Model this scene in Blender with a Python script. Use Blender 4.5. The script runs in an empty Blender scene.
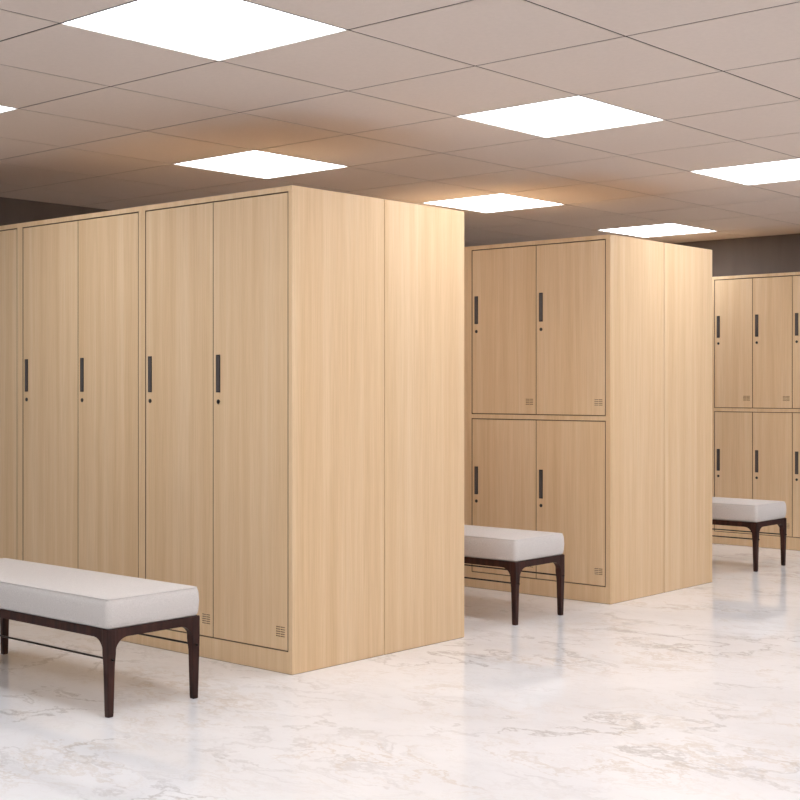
import bpy, bmesh, math
from math import pi, sin, cos
scene = bpy.context.scene
C = scene.collection

# ---------------------------------------------------------------- measures (metres)
EYE = 1.0922
CEIL = 2.170            # underside of the suspended ceiling
TILE = 0.602            # ceiling module
GX, GY = -3.5107, 4.105 # one crossing of the ceiling grid
WX, WY = -6.99, 8.80    # left wall, back wall
RX, RY = 4.2, -3.2      # right wall, omitted wall behind the viewer
LOCK_H, LOCK_D, LOCK_W = 1.853, 0.5035, 0.931

# ---------------------------------------------------------------- materials
def new_mat(name):
    m = bpy.data.materials.new(name); m.use_nodes = True
    nt = m.node_tree; nt.nodes.clear()
    out = nt.nodes.new('ShaderNodeOutputMaterial')
    b = nt.nodes.new('ShaderNodeBsdfPrincipled')
    nt.links.new(b.outputs[0], out.inputs[0])
    return m, nt, b

def srgb(r, g, b):
    f = lambda c: (c/255/12.92) if c/255 <= 0.04045 else ((c/255+0.055)/1.055)**2.4
    return (f(r), f(g), f(b), 1)

def node(nt, t, **kw):
    n = nt.nodes.new(t)
    for k, v in kw.items():
        if k in n.inputs: n.inputs[k].default_value = v
        else: setattr(n, k, v)
    return n

def ramp(nt, stops):
    r = nt.nodes.new('ShaderNodeValToRGB')
    e = r.color_ramp.elements
    e[0].position, e[0].color = stops[0]
    e[1].position, e[1].color = stops[-1]
    for p, c in stops[1:-1]:
        x = e.new(p); x.color = c
    return r

def scaled_coords(nt, scale, random_offset=True):
    tc = node(nt, 'ShaderNodeTexCoord')
    mp = node(nt, 'ShaderNodeMapping'); mp.inputs['Scale'].default_value = scale
    nt.links.new(tc.outputs['Object'], mp.inputs['Vector'])
    if random_offset:
        oi = node(nt, 'ShaderNodeObjectInfo')
        mu = node(nt, 'ShaderNodeVectorMath', operation='MULTIPLY_ADD')
        cx = node(nt, 'ShaderNodeCombineXYZ')
        ml = node(nt, 'ShaderNodeMath', operation='MULTIPLY'); ml.inputs[1].default_value = 57.0
        nt.links.new(oi.outputs['Random'], ml.inputs[0])
        for k in range(3): nt.links.new(ml.outputs[0], cx.inputs[k])
        mu.inputs[1].default_value = (1, 1, 1)
        nt.links.new(mp.outputs[0], mu.inputs[0]); nt.links.new(cx.outputs[0], mu.inputs[2])
        return mu.outputs[0]
    return mp.outputs[0]

def oak(name, light, mid, dark, rough=0.5):
    """pale laminate with straight vertical grain: broad soft bands and fine streaks"""
    m, nt, b = new_mat(name)
    L = nt.links.new
    v1 = scaled_coords(nt, (22, 22, 0.55))
    n1 = node(nt, 'ShaderNodeTexNoise'); n1.inputs['Scale'].default_value = 1; n1.inputs['Detail'].default_value = 3
    L(v1, n1.inputs['Vector'])
    r1 = ramp(nt, [(0.30, dark), (0.5, mid), (0.70, light)])
    L(n1.outputs[0], r1.inputs[0])
    v2 = scaled_coords(nt, (260, 260, 5))
    n2 = node(nt, 'ShaderNodeTexNoise'); n2.inputs['Scale'].default_value = 1; n2.inputs['Detail'].default_value = 4
    L(v2, n2.inputs['Vector'])
    r2 = ramp(nt, [(0.3, (0.84, 0.81, 0.77, 1)), (0.62, (1.0, 1.0, 1.0, 1))])
    L(n2.outputs[0], r2.inputs[0])
    mx = node(nt, 'ShaderNodeMixRGB', blend_type='MULTIPLY'); mx.inputs[0].default_value = 0.55
    L(r1.outputs[0], mx.inputs[1]); L(r2.outputs[0], mx.inputs[2])
    L(mx.outputs[0], b.inputs['Base Color'])
    b.inputs['Roughness'].default_value = rough
    b.inputs['Specular IOR Level'].default_value = 0.25
    bp = node(nt, 'ShaderNodeBump'); bp.inputs['Strength'].default_value = 0.08; bp.inputs['Distance'].default_value = 0.001
    L(n2.outputs[0], bp.inputs['Height']); L(bp.outputs[0], b.inputs['Normal'])
    return m

OAK = oak('pale_oak_laminate', srgb(228, 200, 164), srgb(223, 192, 153), srgb(217, 184, 143))

def plain(name, col, rough=0.5, metal=0.0, noise=0.0, nscale=30, spec=0.5):
    m, nt, b = new_mat(name)
    b.inputs['Roughness'].default_value = rough; b.inputs['Metallic'].default_value = metal
    b.inputs['Specular IOR Level'].default_value = spec
    v = scaled_coords(nt, (nscale,)*3, False)
    n = node(nt, 'ShaderNodeTexNoise'); n.inputs['Scale'].default_value = 1; n.inputs['Detail'].default_value = 5
    nt.links.new(v, n.inputs['Vector'])
    lo = tuple(c*(1-noise) for c in col[:3])+(1,); hi = tuple(min(1, c*(1+noise)) for c in col[:3])+(1,)
    r = ramp(nt, [(0.3, lo), (0.7, hi)])
    nt.links.new(n.outputs[0], r.inputs[0]); nt.links.new(r.outputs[0], b.inputs['Base Color'])
    return m

BLACK = plain('dark_handle_metal', srgb(52, 48, 48), 0.4, 0.3, 0.05)
CUP = plain('handle_recess', srgb(92, 84, 82), 0.45, 0.3, 0.05)
GAP_SHADE = plain('locker_gap_shade', srgb(112, 84, 60), 0.8, 0, 0.05)  # shade of door gaps and floor line, painted as dark brown
SLIT_SHADE = plain('vent_slit_shade', srgb(140, 108, 80), 0.8, 0, 0.05)  # darkness of the hollow behind the slits, put into the colour
CEILMAT = plain('mineral_ceiling_tile', srgb(207, 194, 184), 0.9, 0, 0.02, 60, 0.2)
GAP = plain('ceiling_grid_gap', srgb(34, 26, 24), 0.9, 0, 0.02)
RIM = plain('white_lamp_rim', srgb(225, 222, 218), 0.5, 0, 0.01)
OUTWALL = plain('white_plaster', srgb(226, 226, 228), 0.8, 0, 0.02)

def wall_mat(name, col):
    m, nt, b = new_mat(name)
    v = scaled_coords(nt, (9, 9, 1.2), False)
    n = node(nt, 'ShaderNodeTexNoise'); n.inputs['Scale'].default_value = 1; n.inputs['Detail'].default_value = 6
    nt.links.new(v, n.inputs['Vector'])
    r = ramp(nt, [(0.3, tuple(c*.88 for c in col[:3])+(1,)), (0.7, tuple(c*1.1 for c in col[:3])+(1,))])
    nt.links.new(n.outputs[0], r.inputs[0]); nt.links.new(r.outputs[0], b.inputs['Base Color'])
    b.inputs['Roughness'].default_value = 0.85
    return m
WALL = wall_mat('dark_taupe_wallcovering', srgb(106, 96, 90))

def marble():
    m, nt, b = new_mat('polished_cream_marble')
    L = nt.links.new
    tc = node(nt, 'ShaderNodeTexCoord')
    mp = node(nt, 'ShaderNodeMapping'); mp.inputs['Rotation'].default_value = (0, 0, 0.6); mp.inputs['Scale'].default_value = (1.0, 1.7, 1)
    L(tc.outputs['Object'], mp.inputs[0])
    wn = node(nt, 'ShaderNodeTexNoise'); wn.inputs['Scale'].default_value = 1.6; wn.inputs['Detail'].default_value = 6; wn.inputs['Roughness'].default_value = 0.6
    L(mp.outputs[0], wn.inputs['Vector'])
    sub = node(nt, 'ShaderNodeVectorMath', operation='SUBTRACT'); sub.inputs[1].default_value = (.5, .5, .5)
    L(wn.outputs['Color'], sub.inputs[0])
    sc = node(nt, 'ShaderNodeVectorMath', operation='SCALE'); sc.inputs['Scale'].default_value = 1.1
    L(sub.outputs[0], sc.inputs[0])
    ad = node(nt, 'ShaderNodeVectorMath', operation='ADD')
    L(mp.outputs[0], ad.inputs[0]); L(sc.outputs[0], ad.inputs[1])
    def vein(scale, width, detail):
        n = node(nt, 'ShaderNodeTexNoise'); n.inputs['Scale'].default_value = scale; n.inputs['Detail'].default_value = detail
        n.inputs['Roughness'].default_value = 0.55
        L(ad.outputs[0], n.inputs['Vector'])
        a = node(nt, 'ShaderNodeMath', operation='SUBTRACT'); a.inputs[1].default_value = 0.5
        L(n.outputs[0], a.inputs[0])
        ab = node(nt, 'ShaderNodeMath', operation='ABSOLUTE'); L(a.outputs[0], ab.inputs[0])
        mr = node(nt, 'ShaderNodeMapRange'); mr.inputs['From Min'].default_value = 0; mr.inputs['From Max'].default_value = width
        mr.inputs['To Min'].default_value = 1; mr.inputs['To Max'].default_value = 0
        L(ab.outputs[0], mr.inputs['Value'])
        return mr.outputs[0]
    def patches(scale, lo, hi):
        n = node(nt, 'ShaderNodeTexNoise'); n.inputs['Scale'].default_value = scale; n.inputs['Detail'].default_value = 3
        L(mp.outputs[0], n.inputs['Vector'])
        mr = node(nt, 'ShaderNodeMapRange'); mr.inputs['From Min'].default_value = lo; mr.inputs['From Max'].default_value = hi
        L(n.outputs[0], mr.inputs['Value']); return mr.outputs[0]
    def mul(a, bb):
        x = node(nt, 'ShaderNodeMath', operation='MULTIPLY')
        for k, s in enumerate((a, bb)):
            if isinstance(s, float): x.inputs[k].default_value = s
            else: L(s, x.inputs[k])
        return x.outputs[0]
    base = ramp(nt, [(0.35, srgb(232, 231, 232)), (0.6, srgb(242, 241, 242))])
    cn = node(nt, 'ShaderNodeTexNoise'); cn.inputs['Scale'].default_value = 1.3; cn.inputs['Detail'].default_value = 5
    L(mp.outputs[0], cn.inputs['Vector']); L(cn.outputs[0], base.inputs[0])
    def lay(prev, fac, col):
        x = node(nt, 'ShaderNodeMixRGB'); L(fac, x.inputs[0]); L(prev, x.inputs[1]); x.inputs[2].default_value = col
        return x.outputs[0]
    c = lay(base.outputs[0], mul(mul(vein(1.3, 0.020, 6), patches(1.2, 0.40, 0.62)), 0.65), srgb(176, 170, 167))
    c = lay(c, mul(mul(vein(3.2, 0.03, 6), patches(1.7, 0.42, 0.64)), 0.5), srgb(206, 190, 172))
    c = lay(c, mul(vein(4.5, 0.03, 3), 0.10), srgb(190, 178, 168))
    L(c, b.inputs['Base Color'])
    b.inputs['Roughness'].default_value = 0.045
    b.inputs['IOR'].default_value = 1.45
    return m
MARBLE = marble()

def fabric():
    m, nt, b = new_mat('light_grey_woven_fabric')
    L = nt.links.new
    v = scaled_coords(nt, (420, 420, 420), False)
    n = node(nt, 'ShaderNodeTexNoise'); n.inputs['Scale'].default_value = 1; n.inputs['Detail'].default_value = 2
    L(v, n.inputs['Vector'])
    r = ramp(nt, [(0.3, srgb(194, 187, 182)), (0.7, srgb(218, 211, 206))])
    L(n.outputs[0], r.inputs[0]); L(r.outputs[0], b.inputs['Base Color'])
    b.inputs['Roughness'].default_value = 0.9; b.inputs['Specular IOR Level'].default_value = 0.2
    b.inputs['Sheen Weight'].default_value = 0.15
    bp = node(nt, 'ShaderNodeBump'); bp.inputs['Strength'].default_value = 0.25; bp.inputs['Distance'].default_value = 0.001
    L(n.outputs[0], bp.inputs['Height']); L(bp.outputs[0], b.inputs['Normal'])
    return m
FABRIC = fabric()
PIPING = plain('grey_seam_piping', srgb(204, 198, 194), 0.9, 0, 0.03, 200, 0.2)

def walnut():
    m, nt, b = new_mat('dark_walnut')
    v = scaled_coords(nt, (50, 50, 6), False)
    n = node(nt, 'ShaderNodeTexNoise'); n.inputs['Scale'].default_value = 1; n.inputs['Detail'].default_value = 5
    nt.links.new(v, n.inputs['Vector'])
    r = ramp(nt, [(0.3, srgb(38, 19, 15)), (0.7, srgb(68, 38, 30))])
    nt.links.new(n.outputs[0], r.inputs[0]); nt.links.new(r.outputs[0], b.inputs['Base Color'])
    b.inputs['Roughness'].default_value = 0.45; b.inputs['Specular IOR Level'].default_value = 0.25
    return m
WALNUT = walnut()
ROD = plain('blackened_steel_rod', srgb(40, 32, 30), 0.35, 0.6, 0.03)

def emit(name, col, strength):
    m, nt, b = new_mat(name)
    b.inputs['Base Color'].default_value = (.9, .9, .9, 1)
    b.inputs['Emission Color'].default_value = col
    b.inputs['Emission Strength'].default_value = strength
    return m
LAMP = emit('glowing_diffuser', (0.91, 0.945, 1.0, 1), 10.5)

# ---------------------------------------------------------------- mesh helpers
def link(name, bm, mats, parent=None, loc=(0, 0, 0), smooth=False, bevel=0, seg=2):
    me = bpy.data.meshes.new(name)
    bmesh.ops.recalc_face_normals(bm, faces=bm.faces[:])
    bm.to_mesh(me); bm.free()
    for m in (mats if isinstance(mats, (list, tuple)) else [mats]): me.materials.append(m)
    if smooth:
        for p in me.polygons: p.use_smooth = True
    o = bpy.data.objects.new(name, me); C.objects.link(o)
    o.location = loc
    if parent: o.parent = parent
    if bevel:
        md = o.modifiers.new('edge', 'BEVEL'); md.width = bevel; md.segments = seg
        md.limit_method = 'ANGLE'; md.angle_limit = math.radians(40)
    return o

def thing(name, label, cat, loc, group=None):
    o = bpy.data.objects.new(name, None); C.objects.link(o)
    o.location = loc; o.empty_display_size = 0.1
    o['label'] = label; o['category'] = cat
    if group: o['group'] = group
    return o

def add_box(bm, a, b, mi=0):
    x0, y0, z0 = a; x1, y1, z1 = b
    v = [bm.verts.new(p) for p in ((x0,y0,z0),(x1,y0,z0),(x1,y1,z0),(x0,y1,z0),(x0,y0,z1),(x1,y0,z1),(x1,y1,z1),(x0,y1,z1))]
    for f in ((0,3,2,1),(4,5,6,7),(0,1,5,4),(1,2,6,5),(2,3,7,6),(3,0,4,7)):
        bm.faces.new([v[i] for i in f]).material_index = mi

def add_panel(bm, x0, x1, z0, z1, depth, holes, y0=0.0, mi_hole=0, mi_edge=0):
    """a slab whose front (y = y0) has rectangular recesses (hx0, hx1, hz0, hz1, recess)"""
    xs = sorted({x0, x1, *[h[0] for h in holes], *[h[1] for h in holes]})
    zs = sorted({z0, z1, *[h[2] for h in holes], *[h[3] for h in holes]})
    F = {(i, j): bm.verts.new((x, y0, z)) for i, x in enumerate(xs) for j, z in enumerate(zs)}
    nx, nz = len(xs)-1, len(zs)-1
    def hole_at(i, j):
        cx, cz = (xs[i]+xs[i+1])/2, (zs[j]+zs[j+1])/2
        for h in holes:
            if h[0] < cx < h[1] and h[2] < cz < h[3]: return h
    for i in range(nx):
        for j in range(nz):
            if not hole_at(i, j):
                bm.faces.new((F[i,j], F[i+1,j], F[i+1,j+1], F[i,j+1]))
    for h in holes:
        i0, i1, j0, j1 = xs.index(h[0]), xs.index(h[1]), zs.index(h[2]), zs.index(h[3])
        loop = [F[i, j0] for i in range(i0, i1)] + [F[i1, j] for j in range(j0, j1)] + \
               [F[i, j1] for i in range(i1, i0, -1)] + [F[i0, j] for j in range(j1, j0, -1)]
        back = [bm.verts.new((v.co.x, y0+h[4], v.co.z)) for v in loop]
        n = len(loop)
        for k in range(n):
            bm.faces.new((loop[k], back[k], back[(k+1) % n], loop[(k+1) % n])).material_index = mi_hole
        bm.faces.new(back).material_index = mi_hole
    B = [bm.verts.new(p) for p in ((x0, y0+depth, z0), (x1, y0+depth, z0), (x1, y0+depth, z1), (x0, y0+depth, z1))]
    bm.faces.new((B[3], B[2], B[1], B[0]))
    bm.faces.new([F[i, 0] for i in range(nx, -1, -1)] + [B[0], B[1]]).material_index = mi_edge
    bm.faces.new([F[i, nz] for i in range(nx+1)] + [B[2], B[3]]).material_index = mi_edge
    bm.faces.new([F[0, j] for j in range(nz+1)] + [B[3], B[0]]).material_index = mi_edge
    bm.faces.new([F[nx, j] for j in range(nz, -1, -1)] + [B[1], B[2]]).material_index = mi_edge
    # drop unused grid vertices that lie inside a recess
    for v in [v for v in bm.verts if not v.link_faces]: bm.verts.remove(v)

def add_cyl(bm, c, r, y0, y1, n=20, mi=0):
    a = [bm.verts.new((c[0]+r*cos(2*pi*k/n), y0, c[1]+r*sin(2*pi*k/n))) for k in range(n)]
    b = [bm.verts.new((c[0]+r*cos(2*pi*k/n), y1, c[1]+r*sin(2*pi*k/n))) for k in range(n)]
    for k in range(n):
        bm.faces.new((a[k], a[(k+1) % n], b[(k+1) % n], b[k])).material_index = mi
    bm.faces.new(a).material_index = mi; bm.faces.new(b).material_index = mi

def structure(name, bm, mats, **kw):
    o = link(name, bm, mats, **kw); o['kind'] = 'structure'; return o

# ---------------------------------------------------------------- room shell
bm = bmesh.new(); add_box(bm, (WX-0.1, RY-0.1, -0.1), (RX+0.1, WY+0.1, 0)); structure('floor', bm, MARBLE)
bm = bmesh.new(); add_box(bm, (WX-0.1, RY, 0), (WX, WY, CEIL+0.08)); structure('wall_left', bm, WALL)
bm = bmesh.new(); add_box(bm, (WX-0.1, WY, 0), (RX+0.1, WY+0.1, CEIL+0.08)); structure('wall_back', bm, WALL)
bm = bmesh.new(); add_box(bm, (RX, RY, 0), (RX+0.1, WY, CEIL+0.08)); structure('wall_right', bm, OUTWALL)
# wall behind the viewer left out so world light fills from there

LIT = set()
I0, I1 = math.floor((WX-GX)/TILE), math.ceil((RX-GX)/TILE)
J0, J1 = math.floor((RY-GY)/TILE), math.ceil((WY-GY)/TILE)
for i in range(I0, I1):
    for j in range(J0, J1):
        if i % 3 == 0 and j % 3 == 0 and j >= -6 and GX+i*TILE > WX and GX+(i+1)*TILE < RX and GY+j*TILE > RY and GY+(j+1)*TILE < WY:
            LIT.add((i, j))
bm = bmesh.new()
g = 0.0042
for i in range(I0, I1):
    for j in range(J0, J1):
        if (i, j) in LIT: continue
        xa, xb = max(WX, GX+i*TILE+g), min(RX, GX+(i+1)*TILE-g)
        ya, yb = max(RY, GY+j*TILE+g), min(WY, GY+(j+1)*TILE-g)
        if xb-xa < 0.01 or yb-ya < 0.01: continue
        add_box(bm, (xa, ya, CEIL), (xb, yb, CEIL+0.012), 0)
add_box(bm, (WX, RY, CEIL+0.035), (RX, WY, CEIL+0.08), 1)
for i in range(I0+1, I1):      # slim dark bars of the suspension grid between the tiles
    x = GX+i*TILE
    if WX < x < RX: add_box(bm, (x-g-0.0005, RY, CEIL+0.0015), (x+g+0.0005, WY, CEIL+0.03), 1)
for j in range(J0+1, J1):
    y = GY+j*TILE
    if RY < y < WY: add_box(bm, (WX, y-g-0.0005, CEIL+0.0015), (RX, y+g+0.0005, CEIL+0.03), 1)
structure('ceiling', bm, [CEILMAT, GAP])

# ---------------------------------------------------------------- ceiling lamps
lamp_labels = {
    (0, 0): 'large square glowing ceiling panel nearest the centre, above the aisle before the second locker block',
    (-3, 0): 'square glowing ceiling panel over the top of the nearest locker block',
    (0, 3): 'glowing ceiling panel cut by the right edge of the photo',
    (-3, 3): 'glowing ceiling panel behind the top right corner of the nearest locker block',
    (-3, 6): 'most distant glowing ceiling panel, above the corner of the second locker block',
    (0, -3): 'glowing ceiling panel at the top edge of the photo, centre left',
    (-3, -3): 'glowing ceiling panel whose tip shows at the left edge of the photo',
}
def lamp_parts(root):
    s = TILE
    bm = bmesh.new()
    w = 0.002; q = 0.002
    for a, b in (((q, q), (s-q, q+w)), ((q, s-q-w), (s-q, s-q)), ((q, q+w), (q+w, s-q-w)), ((s-q-w, q+w), (s-q, s-q-w))):
        add_box(bm, (a[0], a[1], -0.001), (b[0], b[1], 0.03))
    link('frame', bm, RIM, root)
    bm = bmesh.new(); add_box(bm, (q+w, q+w, 0.002), (s-q-w, s-q-w, 0.02))
    link('diffuser', bm, LAMP, root)
first = None
for (i, j) in sorted(LIT):
    loc = (GX+i*TILE, GY+j*TILE, CEIL)
    lab = lamp_labels.get((i, j), 'square glowing ceiling panel of the lamp grid outside the view')
    if first is None:
        first = thing('ceiling_light', lab, 'ceiling light', loc, 'square ceiling light panels'); lamp_parts(first)
    else:
        r = first.copy(); C.objects.link(r); r.location = loc; r['label'] = lab
        for ch in first.children:
            c = ch.copy(); C.objects.link(c); c.parent = r

# ---------------------------------------------------------------- lockers
ST = 0.023              # width of the frame around the doors
Z0, Z1 = 0.085, 1.831   # bottom and top of the door field
M0, M1 = 0.918, 0.943   # rail between the two tiers
REC = 0.024
def vent_holes(x1, z0, dx=0.018, dz=0.052, w=0.052, h=0.044):
    return (x1-dx-w, x1-dx, z0+dz, z0+dz+h)

def make_door(root, x0, x1, z0, z1, handle_z, key_z, vdz):
    gp = 0.002; gt = 0.004
    gl = gt if x0 < 0.05 else gp; gr = gt if x1 > LOCK_W-ST-0.02 else gp
    vx0, vx1, vz0, vz1 = vent_holes(x1, z0, dz=vdz, h=0.044 if vdz < 0.055 and z1-z0 > 1 else 0.036)
    bm = bmesh.new()
    # the door's own origin sits at its lower left front corner
    W, H = x1-x0, z1-z0
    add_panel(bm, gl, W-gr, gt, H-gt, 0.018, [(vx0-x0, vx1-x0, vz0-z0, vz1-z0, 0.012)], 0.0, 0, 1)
    d = link('door', bm, [OAK, GAP_SHADE], root, (x0, 0.001, z0))  # door edge faces painted dark to stand in for gap shadow
    # ventilation plate with two columns of slits, set flush in the door
    bm = bmesh.new()
    rows = 5 if vz1-vz0 > 0.04 else 4
    p = (vz1-vz0)/rows; holes = []
    a, b = vx0-x0, vx1-x0; mid = (a+b)/2
    for k in range(rows):
        zc = vz0-z0+p*(k+.5)
        holes.append((a+0.002, mid-0.0015, zc-0.0018, zc+0.0018, 0.004))
        holes.append((mid+0.0015, b-0.002, zc-0.0018, zc+0.0018, 0.004))
    add_panel(bm, a, b, vz0-z0, vz1-z0, 0.011, holes, 0.0002, 1)
    link('vent', bm, [OAK, SLIT_SHADE], d)
    # recessed pull handle: dark bezel round a shallow cup
    hx = 0.021; hw = 0.023; hh = 0.150
    bm = bmesh.new()
    add_panel(bm, hx, hx+hw, handle_z-z0-hh/2, handle_z-z0+hh/2, 0.004,
              [(hx+0.004, hx+hw-0.003, handle_z-z0-hh/2+0.006, handle_z-z0+hh/2-0.006, 0.003)], -0.004, 1)
    h = link('handle', bm, [BLACK, CUP], d, bevel=0.0008, seg=1)
    bm = bmesh.new()
    add_cyl(bm, (hx+hw/2, key_z-z0), 0.0088, -0.0025, 0.0, 20, 0)
    add_cyl(bm, (hx+hw/2, key_z-z0), 0.0055, -0.0035, -0.0025, 16, 0)
    link('lock', bm, BLACK, d)
    return d

def make_locker(name, ndoors, tiers, label, loc, group, rot=0, blank=False):
    root = thing(name, label, 'locker', loc, group); root.rotation_euler.z = rot
    wide = (ndoors, tiers) == (2, 2)
    W = LOCK_W+(0.008 if wide else 0)-0.0015
    a, b = (0.034, W-0.029) if wide else (ST, W-ST)
    if tiers == 1: fields = [(Z0, Z1)]
    else: fields = [(M1, Z1), (Z0, M0)]
    bm = bmesh.new()
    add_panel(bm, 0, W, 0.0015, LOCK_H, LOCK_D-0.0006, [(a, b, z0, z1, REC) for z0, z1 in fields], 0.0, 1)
    link('body', bm, [OAK, GAP_SHADE], root, bevel=0.0010, seg=1)  # recess faces painted dark so the door gaps look shaded
    bm = bmesh.new(); add_box(bm, (0.002, 0.002, 0), (W-0.002, LOCK_D-0.004, 0.006))  # thin dark strip added as the shadow line where locker meets floor
    link('base_shade_strip', bm, GAP_SHADE, root)
    dw = (b-a)/ndoors
    for k in range(ndoors):
        for t, (z0, z1) in enumerate(fields):
            if tiers == 1: hz, kz, vz = 1.143, 1.031, 0.050
            elif t == 0: hz, kz, vz = 1.5045, 1.389, 0.050
            else: hz, kz, vz = 0.583, 0.471, 0.056
            make_door(root, a+k*dw, a+(k+1)*dw, z0, z1, hz, kz, vz)
    return root

def copy_tree(o, parent=None):
    c = o.copy(); C.objects.link(c)
    if parent: c.parent = parent
    for ch in list(o.children): copy_tree(ch, c)
    return c

def place(src, label, loc, rot=0.0, group=None):
    c = copy_tree(src); c.location = loc; c.rotation_euler.z = rot; c['label'] = label
    if group: c['group'] = group
    return c

X1, Y1 = -3.7941, 3.4892
X2, Y2 = -3.8035, 5.6416
W2 = 0.931+0.008
X3, Y3 = -3.822, 8.2957
W = LOCK_W
G1, G2, G3 = 'tall two-door lockers of the nearest block', 'four-door lockers of the middle block', 'six-door lockers along the back wall'
tall = make_locker('locker_cabinet', 2, 1, 'pale oak locker with two full-height doors at the corner of the nearest block', (X1-W, Y1, 0), G1)
place(tall, 'pale oak two-door locker directly behind the large grey bench, middle of the nearest row', (X1-2*W, Y1, 0))
place(tall, 'pale oak locker cut by the left edge of the photo, only a door edge showing', (X1-3*W, Y1, 0))
place(tall, 'locker showing only its plain side, right half of the nearest block end', (X1-0.0015, Y1+2*LOCK_D+0.0018, 0), pi, 'lockers turned away to the next aisle')

four = make_locker('locker_cabinet', 2, 2, 'pale oak locker with two doors above two, at the corner of the middle block', (X2-W2, Y2, 0), G2)
place(four, 'four-door locker of the middle block showing as a sliver beside the nearest block edge', (X2-2*W2, Y2, 0))
place(four, 'locker showing only its plain side, right half of the middle block end', (X2-0.0015, Y2+2*LOCK_D+0.0045, 0), pi, 'lockers turned away to the next aisle')

six = make_locker('locker_cabinet', 3, 2, 'farthest pale oak locker with narrow doors in two tiers, by the right edge', (X3-W, Y3, 0), G3)
place(six, 'six-door locker against the back wall, hidden behind the middle block', (X3-2*W, Y3, 0))

# ---------------------------------------------------------------- benches
BL, BW = 1.245, 0.381      # overall frame length and width

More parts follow.
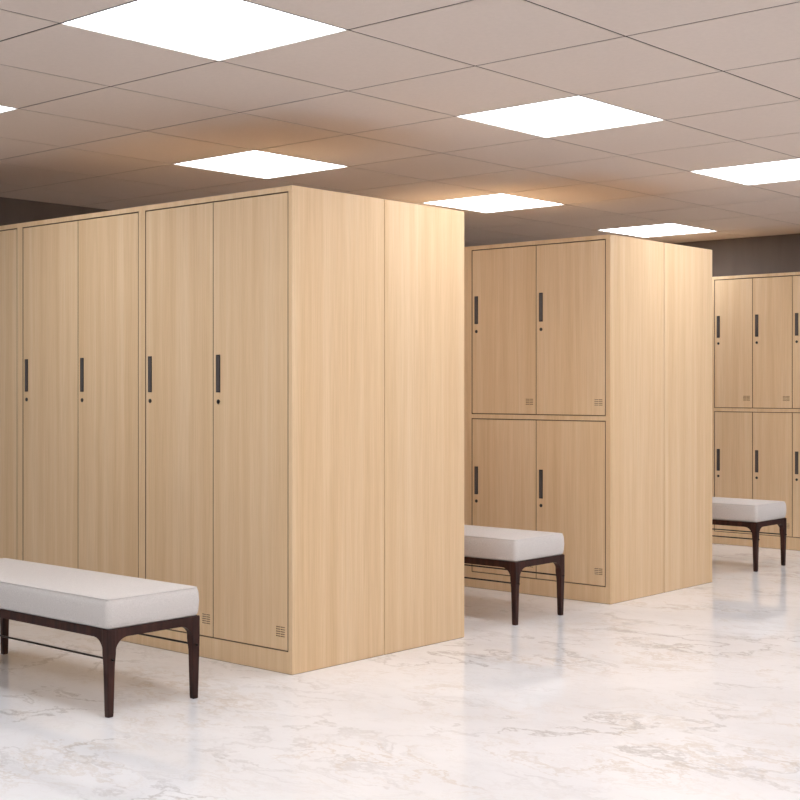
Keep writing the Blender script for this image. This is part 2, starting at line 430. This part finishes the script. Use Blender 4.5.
def make_bench(label, loc, group):
    root = thing('bench', label, 'bench', loc, group)
    # origin: floor under the right front corner; the bench runs to -x and +y
    T = 0.290; RH = 0.030; t = 0.026; R = 0.050
    # frame: four rails whose underside sweeps down into the legs in a quarter curve
    bm = bmesh.new()
    def rail(L, place_fn):
        e = 0.031
        low = []
        n = 8
        for k in range(0, n+1):
            q = pi/2*k/n
            low.append((L-e-R+R*cos(q), T-RH-R+R*sin(q)))
        for k in range(n, -1, -1):
            q = pi/2*k/n
            low.append((e+R-R*cos(q), T-RH-R+R*sin(q)))
        poly = [(e, T), (L-e, T)] + low
        A = [bm.verts.new(place_fn(u, z, 0)) for u, z in poly]
        B = [bm.verts.new(place_fn(u, z, t)) for u, z in poly]
        bm.faces.new(A); bm.faces.new(B[::-1])
        for k in range(len(poly)):
            bm.faces.new((A[k], A[(k+1) % len(poly)], B[(k+1) % len(poly)], B[k]))
    o_ = 0.0012
    rail(BL, lambda u, z, w: (-u, w+o_, z))
    rail(BL, lambda u, z, w: (-u, BW-w-o_, z))
    rail(BW, lambda u, z, w: (-w-o_, u, z))
    rail(BW, lambda u, z, w: (-BL+w+o_, u, z))
    link('frame', bm, WALNUT, root, bevel=0.0015, seg=1)
    # legs: square, tapering on the inner faces towards the floor
    for sx in (0, 1):
        for sy in (0, 1):
            bm = bmesh.new()
            rings = []
            for z, w in ((T, 0.033), (T-RH-R, 0.033), (0.17, 0.0285), (0.09, 0.0255), (0.012, 0.0225), (0.0, 0.021)):
                off = max(0, T-RH-R-z)*0.020
                rings.append([bm.verts.new((ux, uy, z)) for ux, uy in ((off, off), (off+w, off), (off+w, off+w), (off, off+w))])
            for k in range(len(rings)-1):
                for q in range(4):
                    bm.faces.new((rings[k][q], rings[k][(q+1) % 4], rings[k+1][(q+1) % 4], rings[k+1][q]))
            bm.faces.new(rings[0]); bm.faces.new(rings[-1][::-1])
            for v in bm.verts:
                v.co.x = -v.co.x if sx == 0 else -(BL-v.co.x)
                v.co.y = v.co.y if sy == 0 else BW-v.co.y
            link('leg', bm, WALNUT, root, bevel=0.003, seg=2)
    # long thin rods through the legs
    for sy in (0, 1):
        bm = bmesh.new()
        y = 0.017 if sy == 0 else BW-0.017
        n = 12; r = 0.0036; z = 0.190
        a = [bm.verts.new((0.009, y+r*cos(2*pi*k/n), z+r*sin(2*pi*k/n))) for k in range(n)]
        b = [bm.verts.new((-BL-0.009, y+r*cos(2*pi*k/n), z+r*sin(2*pi*k/n))) for k in range(n)]
        for k in range(n): bm.faces.new((a[k], a[(k+1) % n], b[(k+1) % n], b[k]))
        bm.faces.new(a); bm.faces.new(b)
        link('stretcher', bm, ROD, root)
    # cushion: softly crowned box with rounded corners
    bm = bmesh.new()
    zc0, zc1 = T, 0.395
    hx, hy = BL/2+0.002, BW/2+0.002
    def ring(ins, z, rc):
        out = []
        m = 8
        for cx, cy, a0 in ((1, 1, 0), (-1, 1, pi/2), (-1, -1, pi), (1, -1, 3*pi/2)):
            for k in range(m+1):
                a = a0+pi/2*k/m
                rr = max(0.004, rc-ins)
                out.append(bm.verts.new((-BL/2+cx*(hx-ins-rr)+rr*cos(a), BW/2+cy*(hy-ins-rr)+rr*sin(a), z)))
        return out
    prof = [(0.010, zc0), (0.003, zc0+0.006), (0.0, zc0+0.020), (-0.003, zc0+0.05), (-0.001, zc1-0.026), (0.002, zc1-0.014), (0.007, zc1-0.007),
            (0.014, zc1-0.003), (0.03, zc1-0.001), (0.08, zc1+0.002), (0.13, zc1+0.004)]
    rs = [ring(i, z, 0.022) for i, z in prof]
    for k in range(len(rs)-1):
        n = len(rs[k])
        for q in range(n):
            bm.faces.new((rs[k][q], rs[k][(q+1) % n], rs[k+1][(q+1) % n], rs[k+1][q]))
    bm.faces.new(rs[0][::-1]); bm.faces.new(rs[-1])
    cu = link('cushion', bm, FABRIC, root, smooth=True)
    # piping: a thin welt running round the top edge
    bm = bmesh.new()
    pr = 0.0017; n = 8
    path = ring(0.0055, zc1-0.0065, 0.022); pts = [v.co.copy() for v in path]
    for v in path: bm.verts.remove(v)
    N = len(pts); rr = []
    for k in range(N):
        tdir = (pts[(k+1) % N]-pts[k-1]).normalized()
        nrm = tdir.cross((0, 0, 1)) if hasattr(tdir, 'cross') else None
        import mathutils
        nrm = tdir.cross(mathutils.Vector((0, 0, 1))).normalized(); up = mathutils.Vector((0, 0, 1))
        rr.append([bm.verts.new(pts[k]+nrm*pr*cos(2*pi*q/n)+up*pr*sin(2*pi*q/n)) for q in range(n)])
    for k in range(N):
        for q in range(n):
            bm.faces.new((rr[k][q], rr[k][(q+1) % n], rr[(k+1) % N][(q+1) % n], rr[(k+1) % N][q]))
    link('piping', bm, PIPING, cu, smooth=True)
    return root

GB = 'upholstered benches along the aisles'
b1 = make_bench('large light grey cushioned bench on dark legs at lower left, cut by the photo edge', (-3.765, 2.645, 0), GB)
place(b1, 'light grey bench between the nearest and the middle locker block, in front of four-door locker', (-3.797, 4.862, 0))
place(b1, 'small distant light grey bench at the right, before the farthest lockers', (-3.812, 7.183, 0))

# ---------------------------------------------------------------- world fill light, added through the left-out wall
w = bpy.data.worlds.new('world'); scene.world = w; w.use_nodes = True
w.node_tree.nodes['Background'].inputs[0].default_value = (0.84, 0.93, 1, 1)
w.node_tree.nodes['Background'].inputs[1].default_value = 0.75

# ---------------------------------------------------------------- camera
cam = bpy.data.cameras.new('camera'); co = bpy.data.objects.new('camera', cam); C.objects.link(co)
co.location = (0, 0, EYE); co.rotation_euler = (pi/2, 0, 0.6974)
cam.sensor_width = 36; cam.sensor_fit = 'HORIZONTAL'
cam.lens = 1352.6/800*36
cam.shift_x = -69.18/800; cam.shift_y = -13.69/800
cam.clip_start = 0.05
scene.camera = co
vs = scene.view_settings
vs.view_transform = 'Standard'; vs.look = 'None'; vs.gamma = 1; vs.use_curve_mapping = False
vs.exposure = -0.04
scene.cycles.diffuse_bounces = 8; scene.cycles.max_bounces = 12
